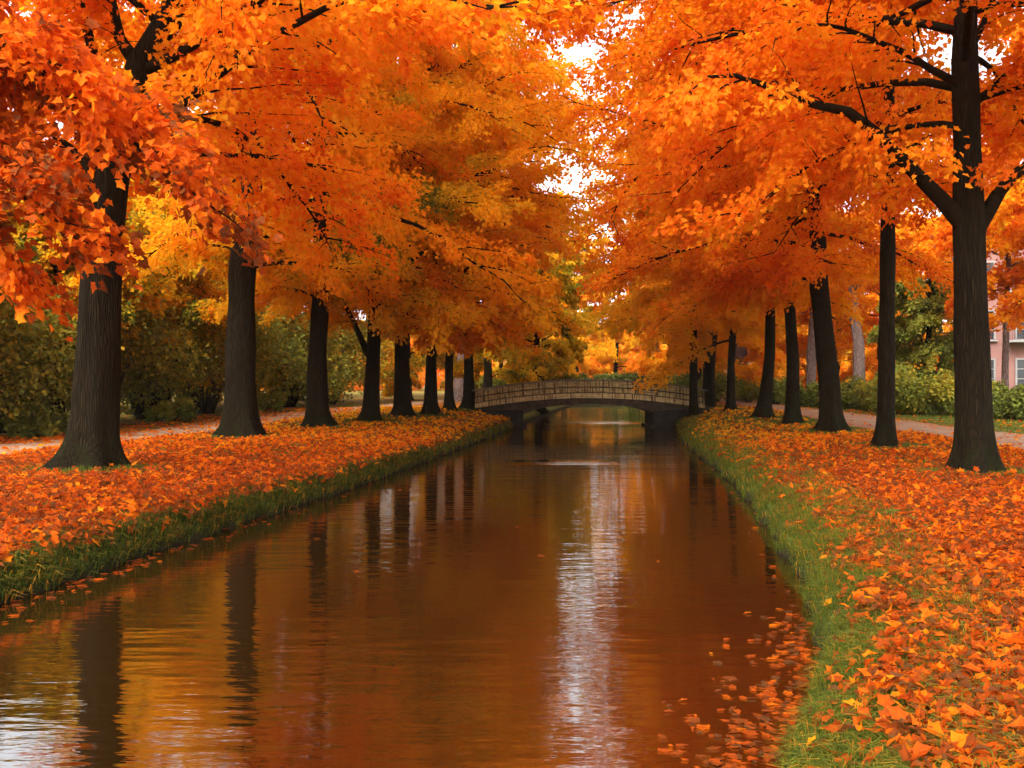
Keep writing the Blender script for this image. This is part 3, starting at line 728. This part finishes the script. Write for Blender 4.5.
# far wood closing the horizon
def wood():
    n = 90000
    rg = np.random.default_rng(5)
    a = rg.uniform(-1.15, 1.15, 260); Rr_ = rg.uniform(170, 240, 260)
    C = np.stack([Rr_ * np.sin(a) + 15, Rr_ * np.cos(a), rg.uniform(1, 11, 260)], 1)
    c = rg.integers(0, 260, n)
    u = unit(rg.normal(0, 1, (n, 3)))
    P = C[c] + u * rg.uniform(3.0, 6.5, (n, 1)) * np.array([1.2, 1, 1])
    P[:, 2] = np.maximum(P[:, 2], .1)
    V, Fc, T = leaves(P, unit(rg.normal(0, 1, (n, 3))), unit(u + rg.normal(0, .5, (n, 3))), rg.uniform(.9, 1.9, n), np.clip(rg.normal(.5, .16, 260)[c] + rg.normal(0, .06, n), .1, 1))
    tag(mesh_np('woodland', V, Fc, M['leaf'], {'tint': ('FACE', T)}), 'far autumn wood closing the horizon behind the park', 'wood', kind='stuff')
wood()

# ------------------------------------------------------------------ brick building
def building():
    t = NT('pink brick'); p = t.pos()
    br = t.n('TexBrick', {'Scale': 1.0, 'Mortar Size': .012, 'Brick Width': .24, 'Row Height': .08, 'Color1': (.20, .065, .05, 1), 'Color2': (.26, .095, .075, 1), 'Mortar': (.30, .22, .19, 1)})
    mp = t.n('Mapping'); mp.inputs['Rotation'].default_value = (PI / 2, 0, 0); t.set(mp.inputs[0], t.n('TexCoord').outputs['Object']); t.t.links.new(mp.outputs[0], br.inputs['Vector'])
    mb_ = t.finish(t.principled(t.mix(.3, br.outputs[0], t.ramp(t.noise(p, .6, 5), [(.3, (.18, .07, .06)), (.7, (.34, .16, .13))])), .9))
    white = simple_noise_mat('white paint', [(.3, (.22, .205, .19)), (.7, (.31, .295, .28))], 3, .6)
    t = NT('window glass'); glass = t.finish(t.principled((.03, .035, .04), .06, Specular_IOR_Level=.6))
    roofm = simple_noise_mat('grey roof', [(.3, (.05, .05, .055)), (.7, (.10, .095, .09))], 4)
    Y = 62.0
    x0 = (981 - CX) / F * Y; wd, dp, hh = 16.0, 11.0, 11.6
    rz = -.42
    cr, sr = math.cos(rz), math.sin(rz)
    x0 = (987 - CX) / F * Y
    root = tag(empty('brick_building', (x0 + cr * wd / 2 - sr * dp / 2, Y + sr * wd / 2 + cr * dp / 2 + 3.5, .22), rz), 'pink brick building with white framed windows beyond the pale path', 'building')
    m = MB()
    m.box((0, 0, hh / 2), (wd, dp, hh)); wl = m.build('wall', mb_, root)
    m = MB(); m.box((0, 0, hh + .15), (wd + .5, dp + .5, .3)); m.build('cornice', white, root)
    m = MB(); zr = hh + .3
    m.add([[-wd / 2 - .3, -dp / 2 - .3, zr], [wd / 2 + .3, -dp / 2 - .3, zr], [wd / 2 + .3, dp / 2 + .3, zr], [-wd / 2 - .3, dp / 2 + .3, zr], [-wd / 2 + 3, 0, zr + 2.6], [wd / 2 - 3, 0, zr + 2.6]],
          [[0, 1, 5, 4], [2, 3, 4, 5], [1, 2, 5, 5], [3, 0, 4, 4]]); rf = m.build('roof', roofm, root)
    m = MB(); m.box((2, 1, zr + 2.6), (.9, .7, 1.6)); m.build('chimney', mb_, rf)
    for fl in range(3):
        for c in range(6):
            x = -wd / 2 + 1.5 + c * 2.6; z = 2.1 + fl * 3.5; yf = -dp / 2
            wn = empty('window', (x, yf, z)); wn.parent = root
            m = MB()
            for sx in (-1, 1): m.box((sx * .62, -.05, 0), (.12, .14, 2.0))
            m.box((0, -.05, 1.06), (1.36, .14, .12)); m.box((0, -.05, 0), (.06, .10, 2.0)); m.box((0, -.047, .35), (1.12, .09, .06)); m.box((0, -.047, -.35), (1.12, .09, .06))
            m.build('frame', white, wn)
            m = MB(); m.box((0, -.005, 0), (1.12, .02, 2.0)); m.build('pane', glass, wn)
            m = MB(); m.box((0, -.1, -1.1), (1.6, .3, .12)); m.build('sill', white, wn)
        if fl:
            m = MB(); x = -wd / 2 + 4.1; z = 1.0 + fl * 3.5; yf = -dp / 2
            m.box((x, yf - .55, z - .1), (2.3, 1.1, .16))
            bal = m.build('balcony', white, root)
            m = MB()
            for q in range(16): m.box((x - 1.1 + q * 2.2 / 15, yf - 1.05, z + .45), (.03, .03, .9))
            m.box((x, yf - 1.05, z + .92), (2.3, .06, .05)); m.build('railing', roofm, bal)
building()

# ------------------------------------------------------------------ footbridge
def bridge():
    def plank_mat(name, c1, c2, c3, vs):
        t = NT(name); p = t.pos()
        n = t.noise(t.pos(vs), 2.0, 6, .65)
        streak = t.noise(t.pos((7.5, 7.5, .35)), 2.0, 5, .65)
        col = t.ramp(n, [(.3, c1), (.52, c2), (.72, c3)])
        col = t.mix(t.ramp(streak, [(.40, (1, 1, 1)), (.50, (0, 0, 0))]), col, (.075, .045, .022))
        return t.finish(t.principled(col, .85, n, .012, 1, Specular_IOR_Level=.15))
    tan = plank_mat('weathered tan boards', (.17, .115, .045), (.40, .295, .12), (.56, .44, .20), (1.2, 6, 6))
    tan2 = plank_mat('weathered fascia', (.24, .165, .07), (.47, .35, .155), (.60, .47, .25), (.9, 5, 7))
    dark = simple_noise_mat('dark old timber', [(.3, (.018, .012, .008)), (.7, (.07, .045, .026))], 4, .85, .01)
    grey = simple_noise_mat('worn rail top', [(.3, (.07, .052, .036)), (.7, (.24, .19, .14))], 5, .8, .01)
    stone = simple_noise_mat('dark wet stone', [(.3, (.006, .005, .003)), (.7, (.028, .022, .014))], 2.5, .8, .04)
    HW = 6.25; cx = 4.22; Y = 50.2; wd = 2.6
    root = tag(empty('footbridge', (cx, Y, 0), .02), 'low arched footbridge with weathered board parapets crossing the canal', 'bridge')
    top = lambda s: 1.86 - .56 * (s / HW) ** 2
    def ribbon(s0, s1, zlo, zhi, y0, y1, n=40):
        s = np.linspace(s0, s1, n); v = []
        for q in s: v += [[q, y0, zlo(q)], [q, y1, zlo(q)], [q, y1, zhi(q)], [q, y0, zhi(q)]]
        f = []
        for i in range(n - 1):
            a = i * 4; b_ = a + 4
            f += [[a, b_, b_ + 3, a + 3], [a + 1, a + 2, b_ + 2, b_ + 1], [a + 3, b_ + 3, b_ + 2, a + 2], [a, a + 1, b_ + 1, b_]]
        e = (n - 1) * 4
        f += [[0, 3, 2, 1], [e, e + 1, e + 2, e + 3]]
        return v, f
    def rib(name, mat, *a, parent=root, bev=0):
        m = MB(); m.add(*ribbon(*a)); return m.build(name, mat, parent, False, bev)
    rib('deck', dark, -HW, HW, lambda s: top(s) - .98, lambda s: top(s) - .84, -wd / 2 + .08, wd / 2 - .08)
    for sd in (-1, 1):
        y = sd * wd / 2
        rib('handrail', grey, -HW - .15, HW + .15, lambda s: top(s) - .075, lambda s: top(s), y - .09, y + .09, bev=.012)
        rib('mid_rail', dark, -HW, HW, lambda s: top(s) - .455, lambda s: top(s) - .405, y - .045, y + .045)
        rib('fascia', tan2, -HW, HW, lambda s: top(s) - 1.02, lambda s: top(s) - .76, y - .07, y + .07)
        rib('bottom_rail', dark, -HW, HW, lambda s: top(s) - .757, lambda s: top(s) - .71, y - .05, y + .05)
        m = MB()      # boards between the posts
        npl = 64
        rgp = np.random.default_rng(3 + sd)
        for i in range(npl):
            s0 = -HW + 2 * HW * i / npl; s1 = -HW + 2 * HW * (i + 1) / npl - .003
            yo = y + rgp.normal(0, .004)
            for (a_, b_) in ((.398, .085), (.705, .475)):
                if rgp.uniform() < .015: continue
                m.add(*ribbon(s0, s1, (lambda s, a_=a_: top(s) - a_), (lambda s, b_=b_: top(s) - b_), yo - .018, yo + .018, 2))
        m.build('board_panel', tan, root)
        npst = 11
        for i in range(npst):
            s = -HW + .12 + (2 * HW - .24) * i / (npst - 1)
            m = MB(); m.box((s, y, top(s) - .42), (.035, .09, .69)); m.build('post', dark, root, False, .006)
        # dark arch beam under the fascia
        arch = lambda s: np.interp(abs(s), [0, 1.4, 2.4, 3.1, 3.6, HW], [.52, .46, .34, .16, -.05, -.4])
        rib('arch_beam', dark, -HW + .55, HW - .75, lambda s: min(arch(s), top(s) - 1.05), lambda s: top(s) - 1.025, y * .93 - .10, y * .93 + .10)
    for sd, x0, x1 in ((-1, -5.7, -3.62), (1, 3.42, 5.3)):
        m = MB(); m.box(((x0 + x1) / 2, 0, -.55), (x1 - x0, wd + .1, 1.5)); ab = m.build('abutment', stone, root, False, .04)
        m = MB(); m.box(((x0 + x1) / 2 + (-sd) * .0, 0, -.80), (x1 - x0 + .35, wd + .5, .34)); m.build('footing', stone, ab, False, .03)
        m = MB()
        xc = sd * 4.9
        m.box((sd * 5.7, 0, -.15), (1.7, wd - .1, 1.0)); m.build('bank_seat', stone, ab, False, .03)
bridge()

# ------------------------------------------------------------------ fallen leaves
def tree_clear(x, y):
    f = np.ones_like(x)
    for (bx, by) in baseL + baseR:
        d = np.hypot(x - bx, (y - by) * .8) + .25 * noise2(x, y, 1.3); f = np.minimum(f, smooth(.6, 1.7, d))
    return f

def noise2(x, y, s=1.0):
    return (np.sin(x * 1.7 * s + y * 2.3 * s) + np.sin(x * 3.9 * s - y * 1.3 * s + 2) * .7 + np.sin(x * .9 * s + y * 5.1 * s + 4) * .6 + np.sin(x * 6.1 * s + y * 4.7 * s + 1) * .4) / 2.7

def surf_normal(x, y, e=.05):
    zx = (ht(x + e, y) - ht(x - e, y)) / (2 * e); zy = (ht(x, y + e) - ht(x, y - e)) / (2 * e)
    return unit(np.stack([-zx, -zy, np.ones_like(zx)], -1))

def scatter(side, y0, y1, d0, d1, dens):
    n = int((y1 - y0) * (d1 - d0) * dens)
    y = rng.uniform(y0, y1, n); d = rng.uniform(d0, d1, n)
    x = eL(y) - d if side < 0 else eR(y) + d
    return x, y, d

def fallen():
    parts = []
    for side, y0, y1, d0, d1, dens, size, mp in [
            (1, 2.2, 6.0, .15, 7.0, 1250, .088, True), (1, 6.0, 11, .15, 7.3, 800, .092, True), (1, 11, 18, .15, 8, 330, .105, True), (1, 18, 30, .2, 7.0, 150, .14, False), (1, 30, 52, .2, 5.0, 80, .18, False),
            (-1, 5, 12, .1, 7, 260, .115, True), (-1, 12, 20, .1, 7.4, 260, .115, True), (-1, 20, 32, .1, 7.6, 150, .14, False), (-1, 32, 52, .1, 7.6, 80, .18, False)]:
        x, y, d = scatter(side, y0, y1, d0, d1, dens)
        nz = noise2(x, y)
        if side > 0:
            gw = .62 + .36 * nz            # width of the grass band
            pr = .10 + .90 * smooth(gw - .25, gw + .35, d)
            pr *= 1 - .75 * smooth(.62, .95, noise2(x + 7, y * .8, .9)) * (1 - smooth(2, 4, d))
        else:
            gw = .08 + .24 * nz
            pr = .12 + .88 * smooth(gw - .2, gw + .3, d)
        pr *= .12 + .88 * tree_clear(x, y)
        pr *= 1 - (.72 if side > 0 else .58) * smooth(17, 42, y)
        kp = rng.uniform(0, 1, len(x)) < pr
        x, y, d = x[kp], y[kp], d[kp]; n = len(x)
        N = unit(surf_normal(x, y) + rng.normal(0, .48, (n, 3)) * np.array([1, 1, .3]))
        a = rng.uniform(0, 2 * PI, n)
        D = np.stack([np.cos(a), np.sin(a), np.zeros(n)], -1); D = unit(D - (D * N).sum(1)[:, None] * N)
        s = size * rng.uniform(.55, 1.35, n)
        P = np.stack([x, y, ht(x, y) + .012 + np.abs(rng.normal(0, .032, n))], -1)
        grassy = d < gw[kp] + .2
        P[:, 2] += np.where(grassy, .05, 0) + (rng.uniform(.02, .17, n) * (1 - smooth(.5, 1.1, d)) if side < 0 else 0)
        t = np.clip(rng.normal(.17, .105, n) + .05 * nz[kp] + .34 * smooth(16, 40, y), .03, .75)
        t = np.where(rng.uniform(0, 1, n) < .24, rng.uniform(.0, .12, n), t)
        curl = rng.normal(1.2, 1.6, n)
        nw = rng.uniform(.45, 1.05, n)
        a = rng.uniform(0, 1, n) < (.45 if mp else 0)
        b_ = ~a
        parts.append(leaves(P[b_], D[b_], N[b_], s[b_], t[b_], mp, curl[b_], nw[b_]))
        if a.any(): parts.append(leaves(P[a], D[a], N[a], s[a] * rng.uniform(.5, 1.0, a.sum()), np.clip(t[a] - rng.uniform(0, .12, a.sum()), 0, 1), 'oval', curl[a], nw[a]))
    for side, y0, y1, d0, d1, dens in [(-1, 14, 50, 7.4, 12.5, 26), (1, 16, 50, 6.5, 11.5, 5), (1, 22, 50, 11.5, 15, 14)]:
        x, y, d = scatter(side, y0, y1, d0, d1, dens)
        kp = noise2(x * .6, y * .6) > rng.uniform(-1, .9, len(x)); x, y, d = x[kp], y[kp], d[kp]; n = len(x)
        N = unit(np.array([0, 0, 1.0]) + rng.normal(0, .3, (n, 3))); a = rng.uniform(0, 2 * PI, n)
        D = np.stack([np.cos(a), np.sin(a), np.zeros(n)], -1)
        parts.append(leaves(np.stack([x, y, ht(x, y) + .045], -1), D, N, .15 * rng.uniform(.6, 1.3, n), np.clip(rng.normal(.28, .12, n), 0, .7), False, rng.normal(1, 1, n)))
    # both leaf shapes are triangles, so they go into one carpet
    off = 0; V, Fc, T = [], [], []
    for v, f, t in parts:
        V.append(v); Fc.append(f + off); T.append(t); off += len(v)
    tag(mesh_np('fallen_leaves', np.concatenate(V), np.concatenate(Fc), M['leaf'], {'tint': ('FACE', np.concatenate(T))}),
        'carpet of fallen orange leaves on both canal banks', 'fallen leaves', kind='stuff')
fallen()

def floating():
    P, n_all = [], 0
    xs, ys = [], []
    # drift gathered along the near bank, thinning out
    n = 620
    y = 3.6 + (9.5 - 3.6) * rng.beta(1.0, 1.9, n); d = np.abs(rng.normal(0, .42, n)) * (1.35 - (y - 3.6) / 7) + .05
    xs.append(eR(y) - d); ys.append(y)
    n = 150; y = 8.2 + 14 * rng.beta(1, 2.2, n); xs.append(eL(y) + np.abs(rng.normal(0, .22, n)) + .04); ys.append(y)
    n = 90; y = rng.uniform(9, 40, n); xs.append(eR(y) - np.abs(rng.normal(0, .3, n)) - .05); ys.append(y)
    n = 12; y = rng.uniform(6, 30, n); u = rng.uniform(.1, .9, n); xs.append(eL(y) * (1 - u) + eR(y) * u); ys.append(y)
    x = np.concatenate(xs); y = np.concatenate(ys); n = len(x)
    N = unit(np.array([0, 0, 1.0]) + rng.normal(0, .05, (n, 3)))
    a = rng.uniform(0, 2 * PI, n); D = np.stack([np.cos(a), np.sin(a), np.zeros(n)], -1)
    P = np.stack([x, y, np.full(n, WATER_Z + .006) + rng.uniform(0, .006, n)], -1)
    V, Fc, T = leaves(P, D, N, .085 * rng.uniform(.5, 1.4, n), np.clip(rng.normal(.10, .08, n), .0, .4), True, rng.normal(.1, .3, n), rng.uniform(.4, 1, n))
    tag(mesh_np('floating_leaves', V, Fc, M['leaf'], {'tint': ('FACE', T)}), 'loose orange leaves floating on the canal along its banks', 'floating leaves', kind='stuff')
floating()

# ------------------------------------------------------------------ grass
def grass():
    V, Fc, T = [], [], []; off = 0
    def blades(x, y, h, out, tint, wd, droop=1.0):
        nonlocal off
        n = len(x)
        z = ht(x, y) - .01
        a = rng.uniform(0, 2 * PI, n)
        ln = unit(np.stack([out[:, 0] + np.cos(a) * .8, out[:, 1] + np.sin(a) * .8, np.zeros(n)], -1))
        sd = np.stack([-ln[:, 1], ln[:, 0], np.zeros(n)], -1)
        b = np.stack([x, y, z], -1); k = rng.uniform(.35, 1.0, n)[:, None] * droop
        up = np.array([0, 0, 1.0])
        p1 = b + up * (h * .55)[:, None] + ln * (h[:, None] * .22 * k)
        p2 = b + up * (h * .80)[:, None] * (1.15 - .45 * k) + ln * (h[:, None] * .85 * k)
        w_ = wd[:, None]
        v = np.stack([b - sd * w_, b + sd * w_, p1 + sd * w_ * .8, p1 - sd * w_ * .8, p2], 1)
        f = np.array([[0, 1, 2], [0, 2, 3], [3, 2, 4]])[None] + (np.arange(n) * 5)[:, None, None]
        V.append(v.reshape(-1, 3)); Fc.append(f.reshape(-1, 3) + off); T.append(np.repeat(tint, 3)); off += n * 5
    for side, y0, y1, d1, dens, h0, w0, tm in [(1, 3.0, 9, 1.7, 2600, .13, .0035, .40), (1, 9, 18, 1.6, 1500, .16, .005, .40), (1, 18, 50, 1.4, 420, .18, .011, .46),
                                           (-1, 6, 16, .70, 2600, .17, .006, .15), (-1, 16, 28, .70, 1500, .18, .008, .17), (-1, 28, 50, .75, 600, .15, .013, .32)]:
        x, y, d = scatter(side, y0, y1, .0, d1, dens)
        nz = noise2(x, y)
        kp = rng.uniform(0, 1, len(x)) < (1 - smooth(d1 * .45, d1, d + .25 * nz))
        x, y, d, nz = x[kp], y[kp], d[kp], nz[kp]; n = len(x)
        out = np.stack([np.full(n, -side * .9), np.full(n, -.15), np.zeros(n)], -1)
        h = h0 * rng.uniform(.5, 1.4, n) * (1 + .25 * nz)
        straw = (rng.uniform(0, 1, n) < (.30 if side < 0 else .10)) * rng.uniform(.35, .8, n)
        blades(x, y, h, out, np.clip(rng.normal(tm, .14, n) + .12 * nz + .14 * smooth(.1, .8, d) + straw, 0, 1), w0 * rng.uniform(.7, 1.3, n), 1.7 if side < 0 else 1.35)
    # sparse blades through the litter
    for side, y0, y1, d0, d1, dens, h0, w0 in [(1, 3, 12, 1.2, 7, 90, .07, .004), (1, 12, 30, 1.2, 8, 60, .09, .008), (-1, 9, 30, .8, 7.4, 60, .09, .008), (1, 18, 50, 1.2, 6, 260, .09, .012), (-1, 20, 50, .8, 7, 190, .09, .012), (1, 20, 50, 11, 15, 90, .12, .014), (1, 26, 60, 7.5, 12, 60, .10, .013)]:
        x, y, d = scatter(side, y0, y1, d0, d1, dens); n = len(x)
        if side > 0:
            c = np.interp(y, PR[0], PR[1]); hw = np.interp(y, PR[0], PR[2]); kp = np.abs(d - c) > hw + .1
            x, y = x[kp], y[kp]; n = len(x)
        out = rng.normal(0, .4, (n, 3))
        blades(x, y, h0 * rng.uniform(.5, 1.3, n), out, np.clip(rng.normal(.5, .15, n), 0, 1), w0 * rng.uniform(.7, 1.3, n))
    # rings round the trunks
    for k, (bx, by) in enumerate(baseL + baseR):
        n = 5000 if by < 30 else 2400
        a = rng.uniform(0, 2 * PI, n); q = .4 + np.abs(rng.normal(0, .55, n))
        x, y = bx + q * np.cos(a), by + q * np.sin(a)
        blades(x, y, .10 * rng.uniform(.5, 1.4, n), rng.normal(0, .4, (n, 3)), np.clip(rng.normal(.45 if k >= 8 else .35, .14, n), 0, 1), (.005 if by < 25 else .010) * rng.uniform(.7, 1.3, n))
    tag(mesh_np('grass', np.concatenate(V), np.concatenate(Fc), M['grass'], {'tint': ('FACE', np.concatenate(T))}), 'green grass fringing the canal banks and tree feet', 'grass', kind='stuff')
grass()

# ------------------------------------------------------------------ autumn air
def haze():
    m = MB(); m.box((10, 115, 14), (620, 330, 36))
    mat = bpy.data.materials.new('autumn air'); mat.use_nodes = True; nt = mat.node_tree; nt.nodes.clear()
    v = nt.nodes.new('ShaderNodeVolumePrincipled'); o = nt.nodes.new('ShaderNodeOutputMaterial')
    v.inputs['Color'].default_value = (.96, .82, .66, 1); v.inputs['Density'].default_value = HAZE
    nt.links.new(v.outputs[0], o.inputs['Volume'])
    tag(m.build('haze', mat), 'thin pale autumn haze over the canal', 'haze', kind='stuff')
HAZE = 0.00018
haze()

# ------------------------------------------------------------------ camera, light, sky
cam = bpy.data.cameras.new('camera'); co = bpy.data.objects.new('camera', cam); COL.objects.link(co)
co.location = (0, 0, CAM_Z); co.rotation_euler = (PI / 2, 0, 0)
cam.sensor_width = 36; cam.lens = 36 * F / 1024; cam.clip_end = 2000; cam.clip_start = .05
S.camera = co

SUN_EL, SUN_AZ = 46.0, 205.0       # azimuth clockwise from +Y (ahead)
sl = bpy.data.lights.new('sun', 'SUN'); so = bpy.data.objects.new('sun', sl); COL.objects.link(so)
sl.energy = .5; sl.angle = math.radians(30); sl.color = (1, .93, .82)
el, az = math.radians(SUN_EL), math.radians(SUN_AZ)
dv = Vector((math.cos(el) * math.sin(az), math.cos(el) * math.cos(az), math.sin(el)))
so.rotation_euler = dv.to_track_quat('Z', 'Y').to_euler()

wld = bpy.data.worlds.new('World'); S.world = wld; wld.use_nodes = True
nt = wld.node_tree; nt.nodes.clear()
sky = nt.nodes.new('ShaderNodeTexSky'); sky.sky_type = 'NISHITA'; sky.sun_disc = False
sky.sun_elevation = el; sky.sun_rotation = az; sky.air_density = 1.0; sky.dust_density = 4.0; sky.ozone_density = 1.0
hs = nt.nodes.new('ShaderNodeHueSaturation'); hs.inputs['Saturation'].default_value = .18
bg = nt.nodes.new('ShaderNodeBackground'); bg.inputs['Strength'].default_value = .15
ow = nt.nodes.new('ShaderNodeOutputWorld')
nt.links.new(sky.outputs[0], hs.inputs['Color']); nt.links.new(hs.outputs[0], bg.inputs[0]); nt.links.new(bg.outputs[0], ow.inputs[0])

S.view_settings.view_transform = 'Standard'; S.view_settings.look = 'None'
S.view_settings.exposure = 2.06; S.view_settings.gamma = 1.0
S.render.engine = 'CYCLES'
c = S.cycles
c.use_denoising = True; c.denoiser = 'OPENIMAGEDENOISE'
c.max_bounces = 10; c.diffuse_bounces = 8; c.glossy_bounces = 3; c.transmission_bounces = 6; c.transparent_max_bounces = 4
c.caustics_reflective = False; c.caustics_refractive = False
c.sample_clamp_indirect = 6
